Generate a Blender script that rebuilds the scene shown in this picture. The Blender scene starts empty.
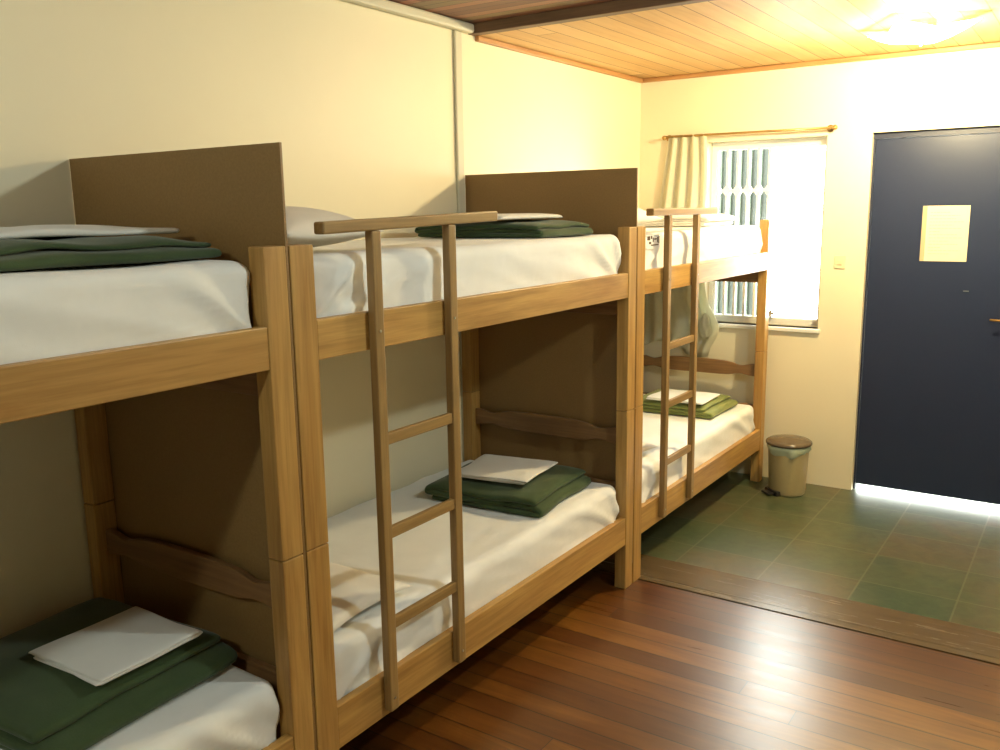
import bpy, bmesh, math, random
from mathutils import Matrix, Vector, noise
random.seed(7)
S = bpy.context.scene
COL = S.collection

# ---------------------------------------------------------------- camera
YAW, PITCH, ROLL, FPX = 0.5969, -0.1841, -0.0152, 882.94
CAM = Vector((2.563, 0.0, 1.6998))
fw = Vector((-math.sin(YAW)*math.cos(PITCH), math.cos(YAW)*math.cos(PITCH), math.sin(PITCH)))
ri = Vector((math.cos(YAW), math.sin(YAW), 0)); up = ri.cross(fw)
r2 = ri*math.cos(ROLL)+up*math.sin(ROLL); u2 = -ri*math.sin(ROLL)+up*math.cos(ROLL)
cd = bpy.data.cameras.new('camera'); co = bpy.data.objects.new('camera', cd); COL.objects.link(co)
co.matrix_world = Matrix(((r2.x, u2.x, -fw.x, CAM.x), (r2.y, u2.y, -fw.y, CAM.y), (r2.z, u2.z, -fw.z, CAM.z), (0, 0, 0, 1)))
cd.sensor_width = 36; cd.lens = FPX*36/1000; cd.clip_start = .02
S.camera = co
# ---------------------------------------------------------------- world, daylight, exposure
W = bpy.data.worlds.new('world'); S.world = W; W.use_nodes = True
bg = W.node_tree.nodes['Background']; bg.inputs[0].default_value = (.93, 1, .93, 1); bg.inputs[1].default_value = 17.0
S.view_settings.view_transform = 'Standard'; S.view_settings.look = 'None'
S.view_settings.exposure = 0.45; S.view_settings.gamma = 1.0; S.view_settings.use_curve_mapping = False
FAR_LAMP_W, ADDED_NEAR_W, ADDED_BACK_W = 104, 52, 34
FAR_LAMP_C, ADDED_LAMP_C = (1, .81, .45), (.88, 1, .92)

# ---------------------------------------------------------------- layout (metres)
YW = 5.438
Y1, Y2, Y3 = 1.523, 3.503, 5.378
BW = .907                      # bed outer face
ZC = 2.518
XR, YB = 4.9, -3.4             # unseen right and back walls
YT = 3.56                      # threshold

# ---------------------------------------------------------------- materials
def mat(name):
    m = bpy.data.materials.new(name); m.use_nodes = True
    return m, m.node_tree, m.node_tree.nodes['Principled BSDF']
def nd(t, ty, **kw):
    n = t.nodes.new(ty)
    for k, v in kw.items(): setattr(n, k, v)
    return n
def coords(t, scale, rot=(0, 0, 0), src='Object'):
    tc = nd(t, 'ShaderNodeTexCoord'); mp = nd(t, 'ShaderNodeMapping')
    mp.inputs['Scale'].default_value = scale; mp.inputs['Rotation'].default_value = rot
    t.links.new(tc.outputs[src], mp.inputs[0]); return mp.outputs[0]
def ntex(t, vec, sc, det=4, rough=.55, dist=0):
    n = nd(t, 'ShaderNodeTexNoise'); n.inputs['Scale'].default_value = sc; n.inputs['Detail'].default_value = det
    n.inputs['Roughness'].default_value = rough; n.inputs['Distortion'].default_value = dist
    t.links.new(vec, n.inputs['Vector']); return n.outputs['Fac']
def ramp(t, fac, stops):
    r = nd(t, 'ShaderNodeValToRGB'); e = r.color_ramp.elements
    while len(e) > 1: e.remove(e[-1])
    e[0].position = stops[0][0]; e[0].color = (*stops[0][1], 1)
    for p, c in stops[1:]:
        q = e.new(p); q.color = (*c, 1)
    t.links.new(fac, r.inputs[0]); return r.outputs[0]
def bump(t, b, h, strength, dist):
    n = nd(t, 'ShaderNodeBump'); n.inputs['Strength'].default_value = strength; n.inputs['Distance'].default_value = dist
    t.links.new(h, n.inputs['Height']); t.links.new(n.outputs[0], b.inputs['Normal'])
def mixc(t, a, b, f, mode='MIX'):
    n = nd(t, 'ShaderNodeMix', data_type='RGBA', blend_type=mode)
    for s, v in ((n.inputs[6], a), (n.inputs[7], b)):
        if isinstance(v, tuple): s.default_value = (*v, 1)
        else: t.links.new(v, s)
    if isinstance(f, (int, float)): n.inputs[0].default_value = f
    else: t.links.new(f, n.inputs[0])
    return n.outputs[2]
def mth(t, op, a, b=None, c=None):
    n = nd(t, 'ShaderNodeMath', operation=op)
    for i, v in enumerate((a, b, c)):
        if v is None: continue
        if isinstance(v, (int, float)): n.inputs[i].default_value = v
        else: t.links.new(v, n.inputs[i])
    return n.outputs[0]

def wood(name, axis, dark, light, rough=.42, fine=60):
    m, t, b = mat(name)
    sc = [9, 9, 9]; sc[axis] = .9
    v = coords(t, tuple(sc)); f = ntex(t, v, 1.6, 5, .6, .6)
    c = ramp(t, f, [(.3, dark), (.5, tuple((x+y)/2 for x, y in zip(dark, light))), (.7, light)])
    sc2 = [fine, fine, fine]; sc2[axis] = 2.2
    g = ntex(t, coords(t, tuple(sc2)), 1.5, 3, .6)
    gg = ramp(t, g, [(.35, (.72, .68, .62)), (.6, (1, 1, 1))])
    c = mixc(t, c, gg, .75, 'MULTIPLY')
    t.links.new(c, b.inputs['Base Color']); b.inputs['Roughness'].default_value = rough
    bump(t, b, g, .12, .001); return m
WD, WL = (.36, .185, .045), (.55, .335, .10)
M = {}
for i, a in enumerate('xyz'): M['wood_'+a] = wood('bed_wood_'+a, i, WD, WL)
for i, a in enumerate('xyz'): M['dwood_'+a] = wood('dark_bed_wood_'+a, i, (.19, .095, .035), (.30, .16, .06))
M['ladder_y'] = wood('ladder_wood_y', 1, (.26, .155, .05), (.37, .235, .085))
M['ladder_z'] = wood('ladder_wood_z', 2, (.26, .155, .05), (.37, .235, .085))
M['beam'] = wood('beam_wood', 0, (.10, .055, .03), (.18, .10, .05), .5)
M['trim_wood'] = wood('trim_wood_x', 0, (.40, .20, .07), (.52, .28, .11), .45)
M['trim_wood_y'] = wood('trim_wood_y', 1, (.40, .20, .07), (.52, .28, .11), .45)

m, t, b = mat('brown_hardboard')
f = ntex(t, coords(t, (1, 1, 1)), 180, 3); f2 = ntex(t, coords(t, (1, 1, 1)), 1.5, 3)
c = mixc(t, ramp(t, f, [(.3, (.235, .135, .043)), (.7, (.275, .162, .054))]), ramp(t, f2, [(.3, (.92, .92, .92)), (.7, (1.05, 1.03, 1))]), 1, 'MULTIPLY')
t.links.new(c, b.inputs['Base Color']); b.inputs['Roughness'].default_value = .5; M['board'] = m

def paint(name, col, rough=.6):
    m, t, b = mat(name)
    f = ntex(t, coords(t, (1, 1, 1)), 2.2, 4)
    c = ramp(t, f, [(.3, tuple(x*.965 for x in col)), (.7, col)])
    t.links.new(c, b.inputs['Base Color']); b.inputs['Roughness'].default_value = rough
    bump(t, b, ntex(t, coords(t, (1, 1, 1)), 90, 3), .08, .002); return m
M['wall'] = paint('cream_paint', (.79, .72, .52), .5)
M['moulding'] = paint('grey_cream_moulding', (.60, .56, .42), .5)
M['plain'] = paint('white_plaster', (.75, .72, .62))
M['door'] = paint('navy_door_paint', (.014, .023, .058), .36)
M['doorframe'] = paint('dark_navy_frame_paint', (.012, .018, .045), .45)
M['white_metal'] = paint('white_enamel', (.80, .80, .74), .4)
M['concrete'] = paint('pale_concrete', (.55, .53, .47), .9)

def fabric(name, col, bumpS=.25, sc=500, col2=None, wr=.0):
    m, t, b = mat(name)
    f = ntex(t, coords(t, (1, 1, 1)), sc, 2)
    f2 = ntex(t, coords(t, (1, 1, 1)), 7, 4)
    c = ramp(t, f2, [(.3, col2 or tuple(x*.93 for x in col)), (.7, col)])
    t.links.new(c, b.inputs['Base Color']); b.inputs['Roughness'].default_value = .9
    b.inputs['Sheen Weight'].default_value = .15
    w = ntex(t, coords(t, (2, 6, 6), (.5, .3, .2)), 1.6, 2, .4, .5)
    h = mth(t, 'ADD', mth(t, 'MULTIPLY', f, .1), mth(t, 'MULTIPLY', w, wr))
    bump(t, b, h, bumpS, .01); return m
M['sheet'] = fabric('white_sheet_cotton', (.84, .85, .83), .28, 600, None, 1.0)
M['linen'] = fabric('folded_linen', (.78, .77, .72), .35, 600, None, .6)
M['pillow'] = fabric('pillow_cotton', (.80, .77, .70), .4, 600, None, .8)
M['blanket'] = fabric('green_wool', (.040, .072, .020), .5, 260, (.026, .050, .014), .3)
M['palegreen'] = fabric('pale_green_wool', (.22, .25, .07), .5, 260, (.17, .2, .05), .3)

m, t, b = mat('curtain_cloth')
f = ntex(t, coords(t, (1, 1, 1)), 500, 2); b.inputs['Base Color'].default_value = (.80, .77, .60, 1); b.inputs['Roughness'].default_value = .9
tr = nd(t, 'ShaderNodeBsdfTranslucent'); tr.inputs[0].default_value = (.74, .74, .56, 1)
ms = nd(t, 'ShaderNodeMixShader'); ms.inputs[0].default_value = .35
t.links.new(b.outputs[0], ms.inputs[1]); t.links.new(tr.outputs[0], ms.inputs[2])
t.links.new(ms.outputs[0], t.nodes['Material Output'].inputs[0]); M['curtain'] = m

def simple(name, col, rough=.5, metal=0, emit=None, es=1):
    m, t, b = mat(name); f = ntex(t, coords(t, (1, 1, 1)), 12, 3)
    t.links.new(ramp(t, f, [(.3, tuple(x*.93 for x in col)), (.7, col)]), b.inputs['Base Color'])
    b.inputs['Roughness'].default_value = rough; b.inputs['Metallic'].default_value = metal
    if emit: b.inputs['Emission Color'].default_value = (*emit, 1); b.inputs['Emission Strength'].default_value = es
    return m
M['brass'] = simple('aged_brass', (.42, .26, .09), .35, .8)
M['steel'] = simple('steel', (.5, .5, .48), .3, 1)
M['paper'] = simple('cream_paper', (.86, .76, .50), .8)
M['ink'] = simple('grey_ink', (.48, .40, .24), .8)
M['darkink'] = simple('brown_ink', (.09, .05, .03), .8)
M['bin'] = simple('beige_plastic', (.42, .34, .17), .4)
M['binlid'] = simple('brown_lid_plastic', (.12, .085, .05), .25)
M['liner'] = simple('pale_green_liner', (.42, .48, .34), .35)
M['black'] = simple('black_plastic', (.02, .017, .014), .4)
M['switch'] = simple('cream_switch_plastic', (.78, .70, .45), .35)
M['ribbed'] = simple('dark_green_ribbed_metal', (.007, .012, .008), .6)
M['ribpale'] = simple('pale_green_rib_paint', (.018, .03, .018), .6)
M['farshade'] = simple('lamp_glass_warm', (.9, .85, .7), .3, 0, FAR_LAMP_C, 9)
M['added_shade'] = simple('added_lamp_glass', (.9, .88, .8), .3, 0, ADDED_LAMP_C, 5)  # glowing glass of the two added lamps out of view

# plank floor: planks run along X
def planks(name, width, length, stops, rough, along='X', gapcol=(.03, .015, .006), grainmix=.5, coat=0, gap=.03, off=0.):
    m, t, b = mat(name)
    tc = nd(t, 'ShaderNodeTexCoord'); sp = nd(t, 'ShaderNodeSeparateXYZ'); t.links.new(tc.outputs['Object'], sp.inputs[0])
    L, C = (sp.outputs[0], sp.outputs[1]) if along == 'X' else (sp.outputs[1], sp.outputs[0])
    q = mth(t, 'DIVIDE', mth(t, 'ADD', C, off), width); row = mth(t, 'FLOOR', q); fr = mth(t, 'FRACT', q)
    wn = nd(t, 'ShaderNodeTexWhiteNoise', noise_dimensions='1D'); t.links.new(row, wn.inputs['W'])
    l = mth(t, 'ADD', mth(t, 'DIVIDE', L, length), mth(t, 'MULTIPLY', wn.outputs['Value'], 7.3))
    seg = mth(t, 'FLOOR', l); fl = mth(t, 'FRACT', l)
    wn2 = nd(t, 'ShaderNodeTexWhiteNoise', noise_dimensions='2D'); cb = nd(t, 'ShaderNodeCombineXYZ')
    t.links.new(row, cb.inputs[0]); t.links.new(seg, cb.inputs[1]); t.links.new(cb.outputs[0], wn2.inputs['Vector'])
    cb2 = nd(t, 'ShaderNodeCombineXYZ'); t.links.new(mth(t, 'MULTIPLY', L, 1.2), cb2.inputs[0]); t.links.new(mth(t, 'MULTIPLY', C, 14), cb2.inputs[1])
    t.links.new(mth(t, 'MULTIPLY', wn2.outputs['Value'], 40), cb2.inputs[2])
    g = ntex(t, cb2.outputs[0], 1.6, 5, .6, .8)
    v = mth(t, 'ADD', mth(t, 'MULTIPLY', wn2.outputs['Value'], 1-grainmix), mth(t, 'MULTIPLY', g, grainmix))
    c = ramp(t, v, stops)
    e1 = mth(t, 'LESS_THAN', fr, gap); e2 = mth(t, 'LESS_THAN', fl, .001)
    e = mth(t, 'MAXIMUM', e1, e2)
    c = mixc(t, c, gapcol, e); t.links.new(c, b.inputs['Base Color'])
    rr = mth(t, 'ADD', mth(t, 'MULTIPLY', g, .14), rough-.07)
    t.links.new(rr, b.inputs['Roughness']); b.inputs['Coat Weight'].default_value = coat; b.inputs['Coat Roughness'].default_value = .36
    h = mth(t, 'SUBTRACT', mth(t, 'MULTIPLY', g, .25), e)
    bump(t, b, h, .35, .002); return m
M['floor'] = planks('wood_floor', .098, 3.2, [(.2, (.045, .012, .002)), (.42, (.085, .026, .003)), (.6, (.13, .045, .005)), (.85, (.24, .10, .014))], .30, gapcol=(.018, .007, .003), coat=.5, grainmix=.62, gap=.055)
M['thresh'] = planks('threshold_wood', .30, 2.3, [(.2, (.075, .05, .024)), (.6, (.13, .09, .045)), (.9, (.19, .14, .075))], .26, gap=.0, grainmix=.8)
M['ceil_far'] = planks('pine_ceiling', .115, 7., [(.25, (.42, .23, .075)), (.5, (.58, .35, .13)), (.75, (.66, .44, .19))], .5, 'Y', (.22, .11, .035), .62, 0, .05)
M['ceil_near'] = planks('reddish_ceiling', .06, 2.2, [(.25, (.17, .06, .035)), (.45, (.24, .12, .06)), (.6, (.22, .16, .08)), (.8, (.35, .14, .08))], .5, 'X', (.06, .025, .015), .3, 0, .08)

# green slate tiles
m, t, b = mat('green_slate')
tc = nd(t, 'ShaderNodeTexCoord'); sp = nd(t, 'ShaderNodeSeparateXYZ'); t.links.new(tc.outputs['Object'], sp.inputs[0])
def cell(o, off, size):
    q = mth(t, 'DIVIDE', mth(t, 'SUBTRACT', o, off), size); fr = mth(t, 'FRACT', q)
    d = mth(t, 'ABSOLUTE', mth(t, 'SUBTRACT', fr, .5)); return mth(t, 'FLOOR', q), mth(t, 'GREATER_THAN', d, .5-.004/size)
rx, ex = cell(sp.outputs[0], .97, .4025); ry, ey = cell(sp.outputs[1], 3.72, .365)
cb = nd(t, 'ShaderNodeCombineXYZ'); t.links.new(rx, cb.inputs[0]); t.links.new(ry, cb.inputs[1])
wn = nd(t, 'ShaderNodeTexWhiteNoise', noise_dimensions='2D'); t.links.new(cb.outputs[0], wn.inputs['Vector'])
ad = nd(t, 'ShaderNodeVectorMath', operation='ADD'); t.links.new(tc.outputs['Object'], ad.inputs[0])
sc = nd(t, 'ShaderNodeVectorMath', operation='SCALE'); t.links.new(cb.outputs[0], sc.inputs[0]); sc.inputs['Scale'].default_value = 3.1
t.links.new(sc.outputs[0], ad.inputs[1])
g = ntex(t, ad.outputs[0], 3.2, 6, .6, 1.0); g2 = ntex(t, ad.outputs[0], 14, 5, .6, .6)
v = mth(t, 'ADD', mth(t, 'MULTIPLY', wn.outputs['Value'], .3), mth(t, 'MULTIPLY', g, .7))
c = ramp(t, v, [(.25, (.035, .062, .032)), (.42, (.06, .082, .042)), (.55, (.08, .09, .045)), (.66, (.10, .083, .04)), (.8, (.085, .10, .06))])
c = mixc(t, c, ramp(t, g2, [(.3, (.75, .75, .75)), (.7, (1.2, 1.2, 1.15))]), 1, 'MULTIPLY')
e = mth(t, 'MAXIMUM', ex, ey); c = mixc(t, c, (.17, .17, .10), mth(t, 'MULTIPLY', e, .6))
t.links.new(c, b.inputs['Base Color']); b.inputs['Roughness'].default_value = .31
bump(t, b, mth(t, 'ADD', g2, g), .18, .004); M['slate'] = m

# ---------------------------------------------------------------- mesh helpers
def link(name, bm, m, parent=None, smooth=False, bevel=0, kind=None):
    me = bpy.data.meshes.new(name); bmesh.ops.recalc_face_normals(bm, faces=bm.faces); bm.to_mesh(me); bm.free()
    o = bpy.data.objects.new(name, me); COL.objects.link(o); me.materials.append(M[m])
    if smooth:
        for p in me.polygons: p.use_smooth = True
    if bevel:
        md = o.modifiers.new('bevel', 'BEVEL'); md.width = bevel; md.segments = 2; md.limit_method = 'ANGLE'; md.angle_limit = .7
    if parent: o.parent = parent
    if kind: o['kind'] = kind
    return o
def box(bm, x0, x1, y0, y1, z0, z1):
    vs = [bm.verts.new((x, y, z)) for x in (x0, x1) for y in (y0, y1) for z in (z0, z1)]
    for q in ((0, 1, 3, 2), (4, 6, 7, 5), (0, 4, 5, 1), (2, 3, 7, 6), (0, 2, 6, 4), (1, 5, 7, 3)):
        bm.faces.new([vs[i] for i in q])
def bx(name, m, ext, parent=None, bevel=0, kind=None):
    """box with its origin at its own middle so grain differs from piece to piece"""
    x0, x1, y0, y1, z0, z1 = ext
    bm = bmesh.new(); box(bm, *ext); o = link(name, bm, m, parent, False, bevel, kind); return o
def cyl(bm, a, b, r, n=16, r2=None):
    a, b = Vector(a), Vector(b); d = (b-a).normalized(); x = d.orthogonal().normalized(); y = d.cross(x)
    r2 = r if r2 is None else r2; A, B = [], []
    for i in range(n):
        q = 2*math.pi*i/n; e = x*math.cos(q)+y*math.sin(q); A.append(bm.verts.new(a+e*r)); B.append(bm.verts.new(b+e*r2))
    for i in range(n): bm.faces.new((A[i], A[(i+1) % n], B[(i+1) % n], B[i]))
    bm.faces.new(A[::-1]); bm.faces.new(B)
def lathe(bm, c, prof, n=32, squash=None):
    rings = []
    for r, z in prof:
        rings.append([bm.verts.new((c[0]+r*math.cos(2*math.pi*i/n), c[1]+r*math.sin(2*math.pi*i/n), c[2]+z)) for i in range(n)])
    for A, B in zip(rings, rings[1:]):
        for i in range(n): bm.faces.new((A[i], A[(i+1) % n], B[(i+1) % n], B[i]))
    bm.faces.new(rings[0][::-1]); bm.faces.new(rings[-1])
def empty(name, loc, label=None, cat=None, group=None):
    o = bpy.data.objects.new(name, None); COL.objects.link(o); o.location = loc; o.empty_display_size = .1
    if label: tag(o, label, cat, group)
    return o
def tag(o, label, cat, group=None):
    o['label'] = label; o['category'] = cat
    if group: o['group'] = group
    return o
def adopt(o, root):
    """parent o (built in world space) to root without moving it"""
    o.parent = root; o.matrix_parent_inverse = Matrix.Translation(-root.location)
    return o

# ================================================================ SETTING
T = .16
bm = bmesh.new(); box(bm, -T, 0, YB-T, YW+T, -.2, 2.75); link('wall_left', bm, 'wall', kind='structure')
bm = bmesh.new(); box(bm, XR, XR+T, YB-T, YW+T, -.2, 2.75); link('wall_right', bm, 'wall', kind='structure')
bm = bmesh.new(); box(bm, 0, XR, YB-T, YB, -.2, 2.75); link('wall_back', bm, 'wall', kind='structure')
WX0, WX1, WZ0, WZ1 = .46, 1.185, .97, 2.10
DX0, DX1, DZ = 1.432, 2.30, 2.10
bm = bmesh.new()
for e in ((0, WX0, 0, 2.75), (WX0, WX1, 0, WZ0), (WX0, WX1, WZ1, 2.75), (WX1, DX0, 0, 2.75), (DX0, DX1, DZ, 2.75), (DX1, XR, 0, 2.75)):
    box(bm, e[0], e[1], YW, YW+T, e[2], e[3])
link('wall_far', bm, 'wall', kind='structure')
bm = bmesh.new(); box(bm, 0, XR, YB, YT-.009, -.1, 0); link('floor', bm, 'floor', kind='structure')
bm = bmesh.new(); box(bm, 0, XR, 3.845, YW+T, -.1, 0); link('floor_slate', bm, 'slate', kind='structure')
bm = bmesh.new(); box(bm, 0, XR, YT-.02, YT, -.1, -.014); box(bm, 0, XR, YT+.055, 3.845, -.1, 0.0); box(bm, 0, XR, YT, YT+.025, -.1, .003); box(bm, 0, XR, YT+.029, YT+.051, -.1, .001)
link('trim_1', bm, 'thresh', kind='structure')
bm = bmesh.new(); box(bm, 0, XR, 3.60, YW, ZC, ZC+.04); link('ceiling', bm, 'ceil_far', kind='structure')
bm = bmesh.new(); box(bm, 0, XR, YB, 3.545, 2.56, 2.60); link('ceiling_near', bm, 'ceil_near', kind='structure')
bx('trim_2', 'beam', (0.0, XR, 3.545, 3.60, 2.515, 2.62), bevel=.003, kind='structure')          # beam between the two ceilings
bx('trim_3', 'moulding', (0, .045, YB, 3.543, 2.515, 2.558), bevel=.012, kind='structure')           # crown moulding
bx('trim_4', 'moulding', (0, .016, 3.425, 3.478, 0, 2.515), bevel=.006, kind='structure')          # vertical batten on the wall
bx('trim_5', 'trim_wood_y', (0, .022, 3.602, YW, 2.492, 2.517), bevel=.004, kind='structure')
bx('trim_6', 'trim_wood', (.022, XR, YW-.022, YW, 2.492, 2.517), bevel=.004, kind='structure')

# door --------------------------------------------------------
dr = empty('door_1', (DX0, YW+.05, 0)); dr['kind'] = 'structure'
adopt(bx('door_leaf', 'door', (DX0+.012, DX1-.03, YW+.045, YW+.085, .034, 2.065), bevel=.002), dr)
bm = bmesh.new(); box(bm, DX0, DX1, YW+.03, YW+.10, 2.067, DZ); box(bm, DX0, DX0+.010, YW+.04, YW+.10, 0, 2.067); box(bm, DX1-.028, DX1, YW+.03, YW+.10, 0, 2.067)
adopt(link('door_frame', bm, 'doorframe'), dr)
h = empty('door_lever', (2.20, YW+.03, 1.07))
bm = bmesh.new(); cyl(bm, (2.215, YW+.044, 1.07), (2.215, YW-.005, 1.07), .011); cyl(bm, (2.22, YW-.005, 1.07), (2.09, YW-.010, 1.077), .0085, 12, .006)
box(bm, 2.195, 2.235, YW+.038, YW+.044, .97, 1.14)
bpy.data.objects.remove(h); adopt(link('door_handle', bm, 'brass', None, True), dr)
bm = bmesh.new(); box(bm, 1.945, 1.972, YW+.038, YW+.045, 1.221, 1.226); adopt(link('latch_plate', bm, 'steel'), dr)

# paper notice on the door
pr = empty('notice', (1.82, YW+.043, 1.38), 'cream paper notice with faint lines of text taped on the blue door', 'notice')
adopt(bx('sheet_of_paper', 'paper', (1.712, 1.948, YW+.0415, YW+.044, 1.385, 1.69)), pr)
adopt(bx('paper_margin', 'ink', (1.712, 1.735, YW+.0405, YW+.0415, 1.386, 1.689)), pr)['label'] = 'tan folded left edge'
bm = bmesh.new(); zz = 1.655; k = 0
for ln in (.10, .15, .13, .17, .12, .16, .05, .14, .17, .10, .15, .06, .16, .11):
    x0 = 1.752; k += 1
    xe = x0+ln
    x = x0
    while x < xe:
        w = random.uniform(.008, .022); box(bm, x, min(x+w, xe), YW+.0408, YW+.0416, zz-.0022, zz); x += w+.004
    zz -= .0175
adopt(link('text_lines', bm, 'ink'), pr)

# window ------------------------------------------------------
wr_ = empty('window_1', (WX0, YW+.1, WZ0)); wr_['kind'] = 'structure'
bm = bmesh.new(); yo, y_ = YW+.085, YW+.135
box(bm, WX0, WX1, yo, y_, WZ0, WZ0+.045); box(bm, WX0, WX1, yo, y_, WZ1-.05, WZ1); box(bm, WX0, WX0+.035, yo, y_, WZ0+.045, WZ1-.05); box(bm, WX1-.03, WX1, yo, y_, WZ0+.045, WZ1-.05)
adopt(link('window_frame', bm, 'white_metal', bevel=.003), wr_)
bx('trim_7', 'white_metal', (WX0-.02, WX1+.015, YW-.02, YW+.085, WZ0-.025, WZ0), bevel=.004, kind='structure')
bm = bmesh.new()
x = .495
while x < .85:
    box(bm, x-.008, x+.008, YW+.095, YW+.112, WZ0+.045, WZ1-.05)
    for zc in (1.80, 1.32):
        vs = [bm.verts.new((x+dx, yy, zc+dz)) for yy in (YW+.090, YW+.116) for dx, dz in ((-.030, 0), (-.008, .032), (.008, .032), (.030, 0), (.008, -.032), (-.008, -.032))]
        bm.faces.new(vs[:6]); bm.faces.new(vs[6:][::-1])
        for i in range(6): bm.faces.new((vs[i], vs[(i+1) % 6], vs[6+(i+1) % 6], vs[6+i]))
    x += .066
for zc in (1.80, 1.32): box(bm, WX0+.035, .83, YW+.092, YW+.114, zc-.010, zc+.010)
adopt(link('window_grille', bm, 'white_metal'), wr_)
bm = bmesh.new(); box(bm, .86, .90, YW+.06, YW+.085, 1.035, 1.05); box(bm, .872, .888, YW+.05, YW+.09, 1.02, 1.065)
adopt(link('window_latch', bm, 'steel'), wr_)
# glass pane
m, t, b = mat('window_glass'); gl = nd(t, 'ShaderNodeBsdfTransparent'); gs = nd(t, 'ShaderNodeBsdfGlossy'); gs.inputs['Roughness'].default_value = .03
ms = nd(t, 'ShaderNodeMixShader'); fr_ = nd(t, 'ShaderNodeFresnel'); fr_.inputs[0].default_value = 1.3
t.links.new(fr_.outputs[0], ms.inputs[0]); t.links.new(gl.outputs[0], ms.inputs[1]); t.links.new(gs.outputs[0], ms.inputs[2]); t.links.new(ms.outputs[0], t.nodes['Material Output'].inputs[0])
M['glass'] = m
adopt(bx('window_pane', 'glass', (WX0+.034, WX1-.029, YW+.120, YW+.124, WZ0+.044, WZ1-.049)), wr_)
pl = bpy.data.lights.new('window_portal', 'AREA'); pl.shape = 'RECTANGLE'; pl.size = WX1-WX0; pl.size_y = WZ1-WZ0; pl.cycles.is_portal = True
po = bpy.data.objects.new('window_portal', pl); COL.objects.link(po); po.location = ((WX0+WX1)/2, YW+.15, (WZ0+WZ1)/2); po.rotation_euler = (math.radians(-90), 0, 0)

# outside: paving and a ribbed metal screen left of the window view
bx('ground_outside', 'concrete', (-3.5, 5, YW+T, 9.5, -.12, -.02), kind='structure')
sc_ = empty('ribbed_screen', (-1.4, 7.4, -.02), 'dark green ribbed metal screen standing outside the window behind its grille', 'screen')
bm = bmesh.new(); box(bm, -3.2, .24, 7.42, 7.46, -.02, 2.9); adopt(link('screen_panel', bm, 'ribbed'), sc_)
bm = bmesh.new(); x = -3.15
while x < .2: box(bm, x, x+.012, 7.395, 7.42, -.02, 2.9); x += .085
adopt(link('screen_ribs', bm, 'ribpale'), sc_)

# light switch and socket
sw = empty('light_switch', (1.29, YW, 1.37), 'small cream light switch plate on the wall between window and blue door', 'switch')
adopt(bx('switch_plate', 'switch', (1.262, 1.322, YW-.007, YW, 1.335, 1.41), bevel=.002), sw)
adopt(bx('rocker', 'switch', (1.28, 1.304, YW-.012, YW-.007, 1.358, 1.385), bevel=.002), sw)
so = empty('wall_socket', (.44, YW, .85), 'small white socket box low on the far wall under the curtain corner', 'socket')
adopt(bx('socket_box', 'white_metal', (.43, .47, YW-.025, YW, .83, .885), bevel=.003), so)
bm = bmesh.new()
for dz in (-.01, .01): cyl(bm, (.45, YW-.0265, .8575+dz), (.45, YW-.0249, .8575+dz), .003, 10)
adopt(link('socket_holes', bm, 'black'), so)

# curtain rod and curtain
rd = empty('curtain_rod', (.7, YW-.047, 2.13), 'thin brown curtain rod above the window with a round finial', 'curtain rod')
bm = bmesh.new(); cyl(bm, (.19, YW-.047, 2.143), (1.23, YW-.047, 2.137), .007, 12); adopt(link('rod', bm, 'brass', None, True), rd)
for i, x in enumerate((.205, 1.20)):
    bm = bmesh.new(); cyl(bm, (x, YW, 2.138), (x, YW-.047, 2.138), .006, 10); cyl(bm, (x, YW, 2.138), (x, YW-.006, 2.138), .02, 16); adopt(link('bracket', bm, 'brass', None, True), rd)
for x in (.19, 1.235):
    bm = bmesh.new(); bmesh.ops.create_uvsphere(bm, u_segments=16, v_segments=10, radius=.015, matrix=Matrix.Translation((x, YW-.047, 2.138))); adopt(link('finial', bm, 'brass', None, True), rd)
bm = bmesh.new(); NU, NV = 96, 50; g = []
for j in range(NV+1):
    s = j/NV; z = 2.15-s*1.36
    xl = .215-.15*min(1, s*1.3); xr = .465+.03*s+.09*math.exp(-((z-.95)/.12)**2)
    row = []
    for i in range(NU+1):
        u = i/NU; x = xl+(xr-xl)*u
        a = .017; ph = u*2*math.pi*4+.5*math.sin(3*s+u*4)
        y = YW-.034+a*math.sin(ph)+.004*noise.noise(Vector((x*6, z*2, 1)))-.03*math.exp(-((z-.97)/.10)**2)*max(0, u-.6)/.4
        zz = z+(.03*math.sin(u*5) if j == NV else 0)*1+s*.02*math.sin(u*6)
        row.append(bm.verts.new((x+.01*math.sin(s*9)*u, y, zz)))
    g.append(row)
for j in range(NV):
    for i in range(NU): bm.faces.new((g[j][i], g[j][i+1], g[j+1][i+1], g[j+1][i]))
cu = link('curtain', bm, 'curtain', None, True); md = cu.modifiers.new('solid', 'SOLIDIFY'); md.thickness = .002
tag(cu, 'cream curtain pushed to the left end of the rod above the far bunk', 'curtain')
# gathered knot at the curtain's lower right
bm = bmesh.new(); bmesh.ops.create_icosphere(bm, subdivisions=4, radius=1)
for v in bm.verts:
    n = v.co.copy(); d = 1+.18*noise.noise(n*2.2)+.10*math.sin(7*math.atan2(n.y, n.x)+3*n.z)
    v.co = Vector((.505+n.x*.045*d, YW-.062+n.y*.030*d, .955+n.z*.075*d))
kn = link('gathered_knot', bm, 'curtain', None, True); kn.parent = cu

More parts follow.
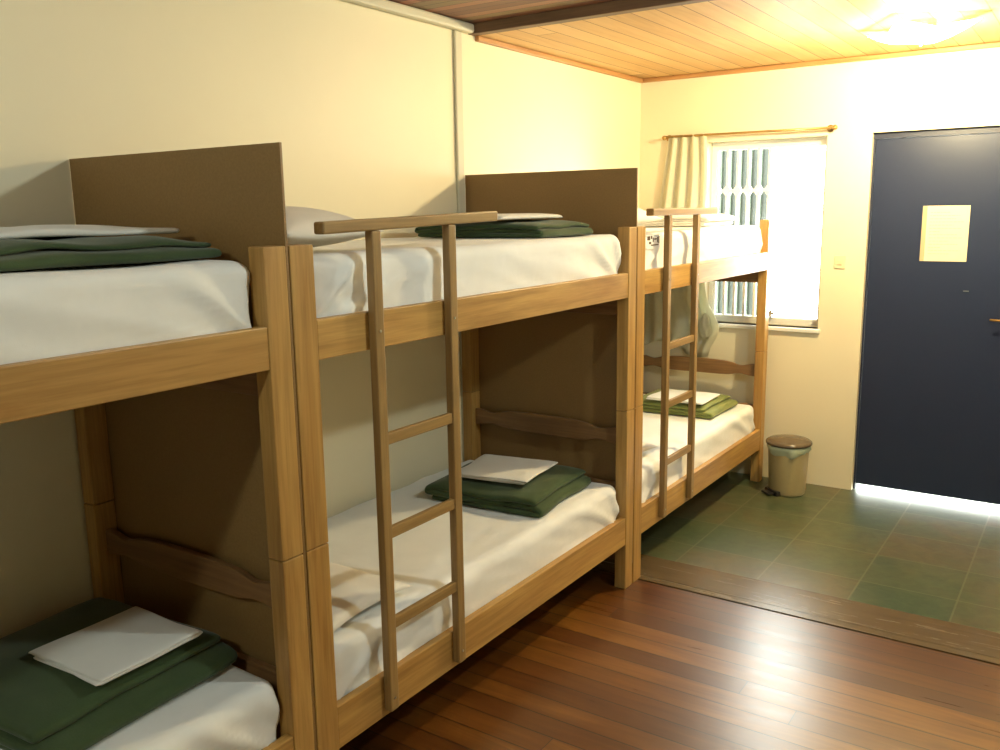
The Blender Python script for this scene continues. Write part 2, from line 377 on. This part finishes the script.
# ================================================================ LAMPS
def ceiling_lamp(c, label, shade, power, colr, size, rot):
    x, y, z = c
    r = empty('ceiling_lamp', c, label, 'lamp')
    bm = bmesh.new(); cyl(bm, (x, y, z), (x, y, z-.03), .06, 24); adopt(link('lamp_base', bm, 'steel'), r)
    # square glass plate sagging in the middle, corners lifted
    bm = bmesh.new(); N = 24; h = size/2; gT = []
    for lay in (0, 1):
        gg = []
        for j in range(N+1):
            row = []
            for i in range(N+1):
                u, v = 2*i/N-1, 2*j/N-1
                pin = 1-.16*(1-abs(u*v))*max(abs(u), abs(v))**4
                dz = -.085+.060*max(abs(u), abs(v))**2.2*(.6+.4*abs(u*v))-(.006 if lay else 0)
                px, py = u*h*pin, v*h*pin
                row.append(bm.verts.new((x+px*math.cos(rot)-py*math.sin(rot), y+px*math.sin(rot)+py*math.cos(rot), z+dz)))
            gg.append(row)
        gT.append(gg)
    for gg in gT:
        for j in range(N):
            for i in range(N): bm.faces.new((gg[j][i], gg[j][i+1], gg[j+1][i+1], gg[j+1][i]))
    A, B = gT
    for i in range(N):
        bm.faces.new((A[0][i], A[0][i+1], B[0][i+1], B[0][i])); bm.faces.new((A[N][i], A[N][i+1], B[N][i+1], B[N][i]))
        bm.faces.new((A[i][0], A[i+1][0], B[i+1][0], B[i][0])); bm.faces.new((A[i][N], A[i+1][N], B[i+1][N], B[i][N]))
    adopt(link('lamp_shade', bm, shade, None, True), r)
    bm = bmesh.new(); cyl(bm, (x, y, z-.03), (x, y, z-.10), .005, 10); bmesh.ops.create_uvsphere(bm, u_segments=12, v_segments=8, radius=.010, matrix=Matrix.Translation((x, y, z-.098)))
    adopt(link('lamp_screw', bm, 'brass', None, True), r)
    L = bpy.data.lights.new('lamp_light', 'POINT'); L.energy = power; L.color = colr; L.shadow_soft_size = .05
    lo = bpy.data.objects.new('lamp_light', L); COL.objects.link(lo); lo.location = (x, y, z-.17); adopt(lo, r)
    return r
ceiling_lamp((1.79, 4.60, ZC), 'glowing square glass ceiling lamp on the pine plank ceiling', 'farshade', FAR_LAMP_W, FAR_LAMP_C, .36, .55)
ceiling_lamp((2.75, 2.55, 2.56), 'added ceiling lamp over the near half of the room, out of view', 'added_shade', ADDED_NEAR_W, ADDED_LAMP_C, .36, .2)  # unseen lamp added to light the middle and near bunks, placed from shadows
ceiling_lamp((1.55, -.75, 2.56), 'added fill lamp on the ceiling nearest the back wall, behind the view', 'added_shade', ADDED_BACK_W, ADDED_LAMP_C, .36, .4)  # unseen fill lamp added to brighten the near bunk's upper panel and wall

# ================================================================ BUNK BEDS
PW = .071
ZP, ZJ = 1.623, .826
def wavy_rail(y0, y1):
    bm = bmesh.new(); N = 60; x0, x1 = .012+.055, BW-.055
    vs = []
    for i in range(N+1):
        s = i/N; e = min(s, 1-s)*(x1-x0)
        tp = .742+.0*e; bt = .664
        w = .014*math.exp(-((e-.10)/.05)**2)            # waists near the posts
        mid = .010*math.exp(-((s-.5)/.28)**4)
        tp = tp-w*1.1+mid; bt = bt+w*.9-mid*.4
        vs.append([bm.verts.new((x0+(x1-x0)*s, yy, zz)) for yy in (y0, y1) for zz in (bt, tp)])
    for a, b in zip(vs, vs[1:]):
        bm.faces.new((a[0], a[1], b[1], b[0])); bm.faces.new((a[2], b[2], b[3], a[3])); bm.faces.new((a[0], b[0], b[2], a[2])); bm.faces.new((a[1], a[3], b[3], b[1]))
    for a in (vs[0], vs[-1]): bm.faces.new((a[0], a[2], a[3], a[1]))
    return bm
def bunk(y0, y1, label, panel=True, ladder=True, tilt=0):
    r = empty('bunk_bed', (BW/2, (y0+y1)/2, 0), label, 'bunk bed', 'wooden bunk beds along the left wall')
    g = .0015
    y0 += g; ye = y1-g
    if panel: ye -= .009
    xi = .012
    for xa, xb in ((xi, xi+.055), (BW-.055, BW)):
        for ya, yb in ((y0, y0+.080), (ye-PW, ye)):
            adopt(bx('lower_post', 'wood_z', (xa, xb, ya, yb, 0, ZJ), bevel=.003), r)
            adopt(bx('upper_post', 'wood_z', (xa, xb, ya, yb, ZJ+.002, ZP), bevel=.003), r)
    for zb, zt in ((1.325, 1.431), (.212, .340)):
        for xa, xb in ((xi, xi+.028), (BW-.030, BW-.002)):
            adopt(bx('side_rail', 'wood_y', (xa, xb, y0+.080, ye-PW, zb, zt), bevel=.003), r)
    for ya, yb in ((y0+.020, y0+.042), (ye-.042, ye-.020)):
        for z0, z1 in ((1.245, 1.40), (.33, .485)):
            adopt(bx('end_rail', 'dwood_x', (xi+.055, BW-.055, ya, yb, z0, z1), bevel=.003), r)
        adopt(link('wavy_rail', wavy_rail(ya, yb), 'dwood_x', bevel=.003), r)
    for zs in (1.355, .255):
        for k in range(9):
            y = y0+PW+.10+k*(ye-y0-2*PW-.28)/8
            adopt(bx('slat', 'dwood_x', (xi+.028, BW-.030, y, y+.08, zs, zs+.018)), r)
    if panel:
        o = bx('headboard_panel', 'board', (0.004, BW-.002, y1-g-.008, y1-g, .10, 1.869), bevel=.001); adopt(o, r); o['label'] = 'tall brown hardboard panel closing the bed end'
    if ladder:
        la, lb = y0+.272, y0+.612
        X0, X1 = BW-.001, BW+.027
        bm = bmesh.new()
        for ya in (la, lb): box(bm, X0, X1, ya, ya+.036, .235, 1.667-tilt*(y0+.87-ya)/.78)
        L = adopt(link('ladder', bm, 'ladder_z', bevel=.004), r); L['label'] = 'narrow wooden ladder bolted to the room side'
        def sub(o): o.parent = L; return o
        for z in (.505, .785, 1.065):
            sub(bx('rung', 'ladder_y', (X0+.006, X1-.004, la+.036, lb, z-.017, z+.017), bevel=.003))
        tb = bx('top_bar', 'ladder_y', (X0-.004, X1+.004, y0+.088, y0+.870, 1.674, 1.706), bevel=.005); sub(tb)
        for v in tb.data.vertices: v.co.z -= .007+tilt*(y0+.870-v.co.y)/.78
        for ya in (la, lb):
            for z in (1.378, .275):
                bm = bmesh.new(); cyl(bm, (X1, ya+.018, z), (X1+.002, ya+.018, z), .004, 10); sub(link('screw', bm, 'steel'))
    return r
bunk(Y1-1.98, Y1, 'near wooden bunk bed cut off by the left edge of the photo', True, False)
bunk(Y1, Y2, 'middle wooden bunk bed with ladder, between the two tall brown panels', tilt=.020)
bunk(Y2, Y3, 'far wooden bunk bed with ladder, next to the window wall', False)

# ---------------------------------------------------------------- mattresses
def rbox(dims, r, step, disp=None):
    """rounded box centred on origin in x,y with its base at z=0"""
    dx, dy, dz = dims; bm = bmesh.new(); cache = {}
    nx, ny, nz = [max(4, round(d/step)) for d in dims]
    def P(i, j, k):
        key = (i, j, k)
        if key in cache: return cache[key]
        p = Vector((dx*(i/nx-.5), dy*(j/ny-.5), dz*(k/nz-.5)))
        c = Vector([max(-d/2+r, min(d/2-r, q)) for d, q in zip(dims, p)]); n = p-c
        if n.length > 1e-9: p = c+n.normalized()*r; nn = n.normalized()
        else: nn = Vector((0, 0, 0))
        p = p+Vector((0, 0, dz/2))
        if disp: p = disp(p, nn)
        cache[key] = bm.verts.new(p); return cache[key]
    def face(f, a, b):
        for i in range(a):
            for j in range(b): bm.faces.new((P(*f(i, j)), P(*f(i+1, j)), P(*f(i+1, j+1)), P(*f(i, j+1))))
    for k in (0, nz): face(lambda i, j: (i, j, k), nx, ny)
    for k in (0, ny): face(lambda i, j: (i, k, j), nx, nz)
    for k in (0, nx): face(lambda i, j: (k, i, j), ny, nz)
    return bm
def mattress(ya, yb, z0, h, seed, label, group):
    cx, cy = .458, (ya+yb)/2; dims = (.828, yb-ya, h)
    def disp(p, n):
        q = Vector((p.x*1.3+seed*5.1, p.y*1.3, p.z*1.3))
        w = .005*noise.noise(q*3)
        if n.length > .5 and p.z > .03:
            side = max(abs(n.x), abs(n.y)); e = (dims[1]/2-abs(p.y))
            # tension folds fan out from the lower corners along the side
            for sg in (-1, 1):
                ee = dims[1]/2-sg*p.y; rr = math.hypot(ee+.05, p.z*1.2+.02); an = math.atan2(p.z*1.6+.01, ee+.05)
                s = math.sin(an*13+2.2*noise.noise(q*1.6)+seed+sg)
                w += side*.019*max(0, s)**1.5*math.exp(-(rr-.06)/.45)*min(1, rr/.15)
            w += side*.006*noise.noise(Vector((p.y*3+seed, p.z*22+p.y*6, seed)))
        return p+n*w
    o = link('mattress', rbox(dims, .04, .016, disp), 'sheet', None, True); o.location = (cx, cy, z0)
    return tag(o, label, 'mattress', group)
G = 'white sheeted mattresses on the bunks'
UZ, LZ = 1.374, .274
mA = (Y1-1.89, Y1-.086); mB = (Y1+.084, Y2-.084); mC = (Y2+.084, Y3-.076)
mattress(*mA, UZ, .218, 1, 'white sheeted mattress on the upper deck of the near bunk', G)
mattress(*mA, LZ, .222, 2, 'white sheeted mattress on the lower deck of the near bunk', G)
mattress(*mB, UZ, .218, 3, 'white sheeted mattress on the upper deck of the middle bunk', G)
mattress(*mB, LZ, .222, 4, 'white sheeted mattress on the lower deck of the middle bunk', G)
mc = mattress(*mC, UZ, .218, 5, 'white sheeted mattress on the upper deck of the far bunk', G)
mattress(*mC, LZ, .222, 6, 'white sheeted mattress on the lower deck of the far bunk', G)
# printed cloth label on the far upper mattress
yc = (mC[0]+mC[1])/2
bm = bmesh.new(); box(bm, .414, .421, 3.655-yc, 3.80-yc, .145, .208); lb = link('cloth_label', bm, 'sheet', mc); lb['label'] = 'printed label with brown marks'
bm = bmesh.new()
for (a, b, c, d) in ((3.662, 3.69, .185, .203), (3.70, 3.712, .19, .204), (3.72, 3.728, .176, .196), (3.735, 3.76, .186, .192), (3.768, 3.775, .172, .198), (3.70, 3.79, .160, .165), (3.68, 3.70, .168, .178), (3.782, 3.79, .168, .2)):
    box(bm, .4205, .4225, a-yc, b-yc, c, d)
lm = link('label_print', bm, 'darkink', lb)

# ---------------------------------------------------------------- pillows
def pillow(cx, cy, z, sx, sy, h, rot, seed, label, tilt=0):
    bm = bmesh.new(); N = 34; L = []
    for sgn in (1, -1):
        gg = []
        for j in range(N+1):
            row = []
            for i in range(N+1):
                u, v = 2*i/N-1, 2*j/N-1
                f = max(0, (1-abs(u)**2.6)*(1-abs(v)**2.6))**.55
                pin = 1-.07*(1-abs(u)**2)*abs(v)**3; pin2 = 1-.07*(1-abs(v)**2)*abs(u)**3
                k = .012*noise.noise(Vector((u*2+seed, v*2, seed)))
                zz = (h*.62*f+k*f) if sgn > 0 else -h*.38*f
                row.append(bm.verts.new((u*sx/2*pin2, v*sy/2*pin, zz+h*.38)))
            gg.append(row)
        L.append(gg)
        for j in range(N):
            for i in range(N): bm.faces.new((gg[j][i], gg[j][i+1], gg[j+1][i+1], gg[j+1][i]))
    bmesh.ops.remove_doubles(bm, verts=bm.verts, dist=1e-5)
    o = link('pillow', bm, 'pillow', None, True); o.location = (cx, cy, z); o.rotation_euler = (tilt, 0, rot)
    return tag(o, label, 'pillow', 'white pillows')
TU, TL = UZ+.219, LZ+.223
pillow(.47, Y1+.275, TU+.003, .66, .40, .130, .03, 1, 'plump white pillow on the upper deck of the middle bunk')
pillow(.50, Y1+.285, TL, .70, .40, .085, .05, 2, 'flat white pillow on the lower deck of the middle bunk')
pillow(.45, Y2+.315, TU+.004, .66, .48, .135, .0, 3, 'white pillow on the upper deck of the far bunk')
pillow(.48, Y2+.285, TL, .66, .40, .08, .0, 4, 'white pillow on the lower deck of the far bunk')

# ---------------------------------------------------------------- folded blankets and sheets
def folded(name, m, wu, wv, layers, t, loc, rot, seed, label, cat, group, rough=.006, sag=0, bulge=0):
    """a cloth folded back and forth in layers: serpentine section in (u,z) swept along v"""
    path = []
    for k in range(layers):
        z = t*(k+.5); n = 16; rng = range(n+1) if k % 2 == 0 else range(n, -1, -1)
        in0 = random.uniform(0, .03); in1 = random.uniform(0, .03)
        for i in rng:
            u = -wu/2+in0+(wu-in0-in1)*i/n; path.append((u, z))
        if k < layers-1:
            s = 1 if k % 2 == 0 else -1; ue = path[-1][0]
            for a in (-50, -15, 15, 50):
                q = math.radians(a); path.append((ue+s*t*.62*math.cos(q), z+t/2+t/2*math.sin(q)))
    bm = bmesh.new(); NV = 26; rows = []
    H = layers*t
    for j in range(NV+1):
        v = -wv/2+wv*j/NV; row = []
        for i, (u, z) in enumerate(path):
            q = Vector((u*5+seed*3.3, v*5, z*9)); lay = int(z/t)
            dv = .014*noise.noise(Vector((lay*3.1+seed, u*3, 0)))*(j/NV-.5)*2
            f = z/H; hump = bulge*f*(1-(2*u/wu)**2)*(1-(2*v/wv)**2)
            du = rough*1.2*noise.noise(q+Vector((9, 0, 0)))
            edge = max(abs(2*u/wu), abs(2*v/wv))
            droop = -H*.22*f*max(0, edge-.8)/.2
            dz = rough*noise.noise(Vector((u*6+seed, v*6, 0)))*f+hump+droop+rough*.35*noise.noise(q)*f
            row.append(bm.verts.new((u+du, v+dv, max(t*.5, z+dz))))
        rows.append(row)
    for a, b in zip(rows, rows[1:]):
        for i in range(len(path)-1): bm.faces.new((a[i], a[i+1], b[i+1], b[i]))
    o = link(name, bm, m, None, True)
    md = o.modifiers.new('thickness', 'SOLIDIFY'); md.thickness = t*.86; md.offset = 0
    md = o.modifiers.new('smooth', 'SUBSURF'); md.levels = 1; md.render_levels = 1
    o.location = loc; o.rotation_euler = (0, 0, rot)
    return tag(o, label, cat, group)
GB, GS = 'folded green wool blankets', 'folded white sheets on the blankets'
# near bunk, upper
folded('blanket', 'blanket', .70, .66, 3, .017, (.43, 1.10, TU+.002), .03, 1, 'dark green blanket loosely folded on the near upper mattress', 'blanket', GB, .024, bulge=.012)
folded('folded_sheet', 'linen', .50, .60, 2, .009, (.38, 1.12, TU+.061), .10, 2, 'white sheet lying rumpled on the near upper blanket', 'sheet', GS, .014, bulge=.010)
# near bunk, lower
folded('blanket', 'blanket', .56, .56, 3, .030, (.43, 1.13, TL+.002), .08, 3, 'dark green blanket folded on the near lower mattress', 'blanket', GB, .012, bulge=.02)
folded('folded_sheet', 'linen', .29, .30, 3, .007, (.555, 1.19, TL+.112), .03, 4, 'white sheet folded square on the near lower blanket', 'sheet', GS, .006)
# middle bunk, upper
folded('blanket', 'blanket', .60, .43, 3, .020, (.48, 3.105, TU+.001), .02, 5, 'dark green blanket folded on the middle upper mattress', 'blanket', GB, .010, bulge=.006)
folded('folded_sheet', 'linen', .44, .42, 2, .010, (.46, 3.04, TU+.072), -.05, 6, 'white sheet lying flat on the middle upper blanket', 'sheet', GS, .006)
# middle bunk, lower
folded('blanket', 'blanket', .52, .50, 3, .028, (.52, 3.06, TL), .08, 7, 'dark green blanket folded on the middle lower mattress', 'blanket', GB, .010, bulge=.012)
folded('folded_sheet', 'linen', .36, .32, 3, .008, (.52, 3.04, TL+.099), .15, 8, 'white sheet with a creased edge on the middle lower blanket', 'sheet', GS, .009)
# far bunk, lower
folded('blanket', 'palegreen', .52, .44, 3, .024, (.52, 4.98, TL+.002), .0, 9, 'pale green blanket folded on the far lower mattress', 'blanket', None, .006, bulge=.008)
folded('folded_sheet', 'linen', .36, .30, 2, .009, (.55, 4.90, TL+.083), .0, 10, 'white sheet folded flat on the pale green blanket', 'sheet', GS, .005)
# far bunk, upper
folded('folded_sheet', 'linen', .56, .46, 4, .016, (.47, 4.95, TU+.003), .0, 11, 'thick white bundle of bed linen on the far upper mattress, before the window', 'sheet', None, .008, bulge=.01)

# ---------------------------------------------------------------- pedal bin
bxx, byy = 1.112, 5.20
pb = empty('pedal_bin', (bxx, byy, 0), 'beige pedal bin with brown lid and pale liner, between far bunk and blue door', 'bin')
bm = bmesh.new(); lathe(bm, (bxx, byy, 0), [(.098, 0), (.103, .006), (.106, .02), (.117, .262), (.118, .284)]); adopt(link('bin_body', bm, 'bin', None, True), pb)
bm = bmesh.new(); n = 48; rg = []
for k, (r, z) in enumerate(((.119, .257), (.122, .264), (.126, .280), (.127, .296), (.121, .303), (.112, .303))):
    row = []
    for i in range(n):
        a = 2*math.pi*i/n; wv = .004*math.sin(5*a)+.003*math.sin(11*a+1)
        zz = z+(.012*math.sin(2*a+1.2)+.007*math.sin(7*a) if k < 2 else 0)
        row.append(bm.verts.new((bxx+(r+wv*(k < 3))*math.cos(a), byy+(r+wv*(k < 3))*math.sin(a), zz)))
    rg.append(row)
for A, B in zip(rg, rg[1:]):
    for i in range(n): bm.faces.new((A[i], A[(i+1) % n], B[(i+1) % n], B[i]))
adopt(link('bin_liner', bm, 'liner', None, True), pb)
bm = bmesh.new(); lathe(bm, (bxx, byy, 0), [(.118, .303), (.131, .305), (.134, .312), (.131, .321), (.118, .330), (.07, .340), (.02, .344), (.004, .3445)], 40); adopt(link('bin_lid', bm, 'binlid', None, True), pb)
d = Vector((-.62, -.78, 0)).normalized(); s = Vector((-d.y, d.x, 0)); c0 = Vector((bxx, byy, 0))
bm = bmesh.new()
def qbox(bm, c, d, s, l, w, z0, z1):
    vs = [bm.verts.new(c+d*a*l/2+s*b*w/2+Vector((0, 0, z))) for a in (-1, 1) for b in (-1, 1) for z in (z0, z1)]
    for q in ((0, 1, 3, 2), (4, 6, 7, 5), (0, 4, 5, 1), (2, 3, 7, 6), (0, 2, 6, 4), (1, 5, 7, 3)): bm.faces.new([vs[i] for i in q])
qbox(bm, c0+d*.125, d, s, .06, .075, .008, .020); qbox(bm, c0+d*.09, d, s, .05, .12, .0, .03)
adopt(link('pedal', bm, 'black', bevel=.005), pb)
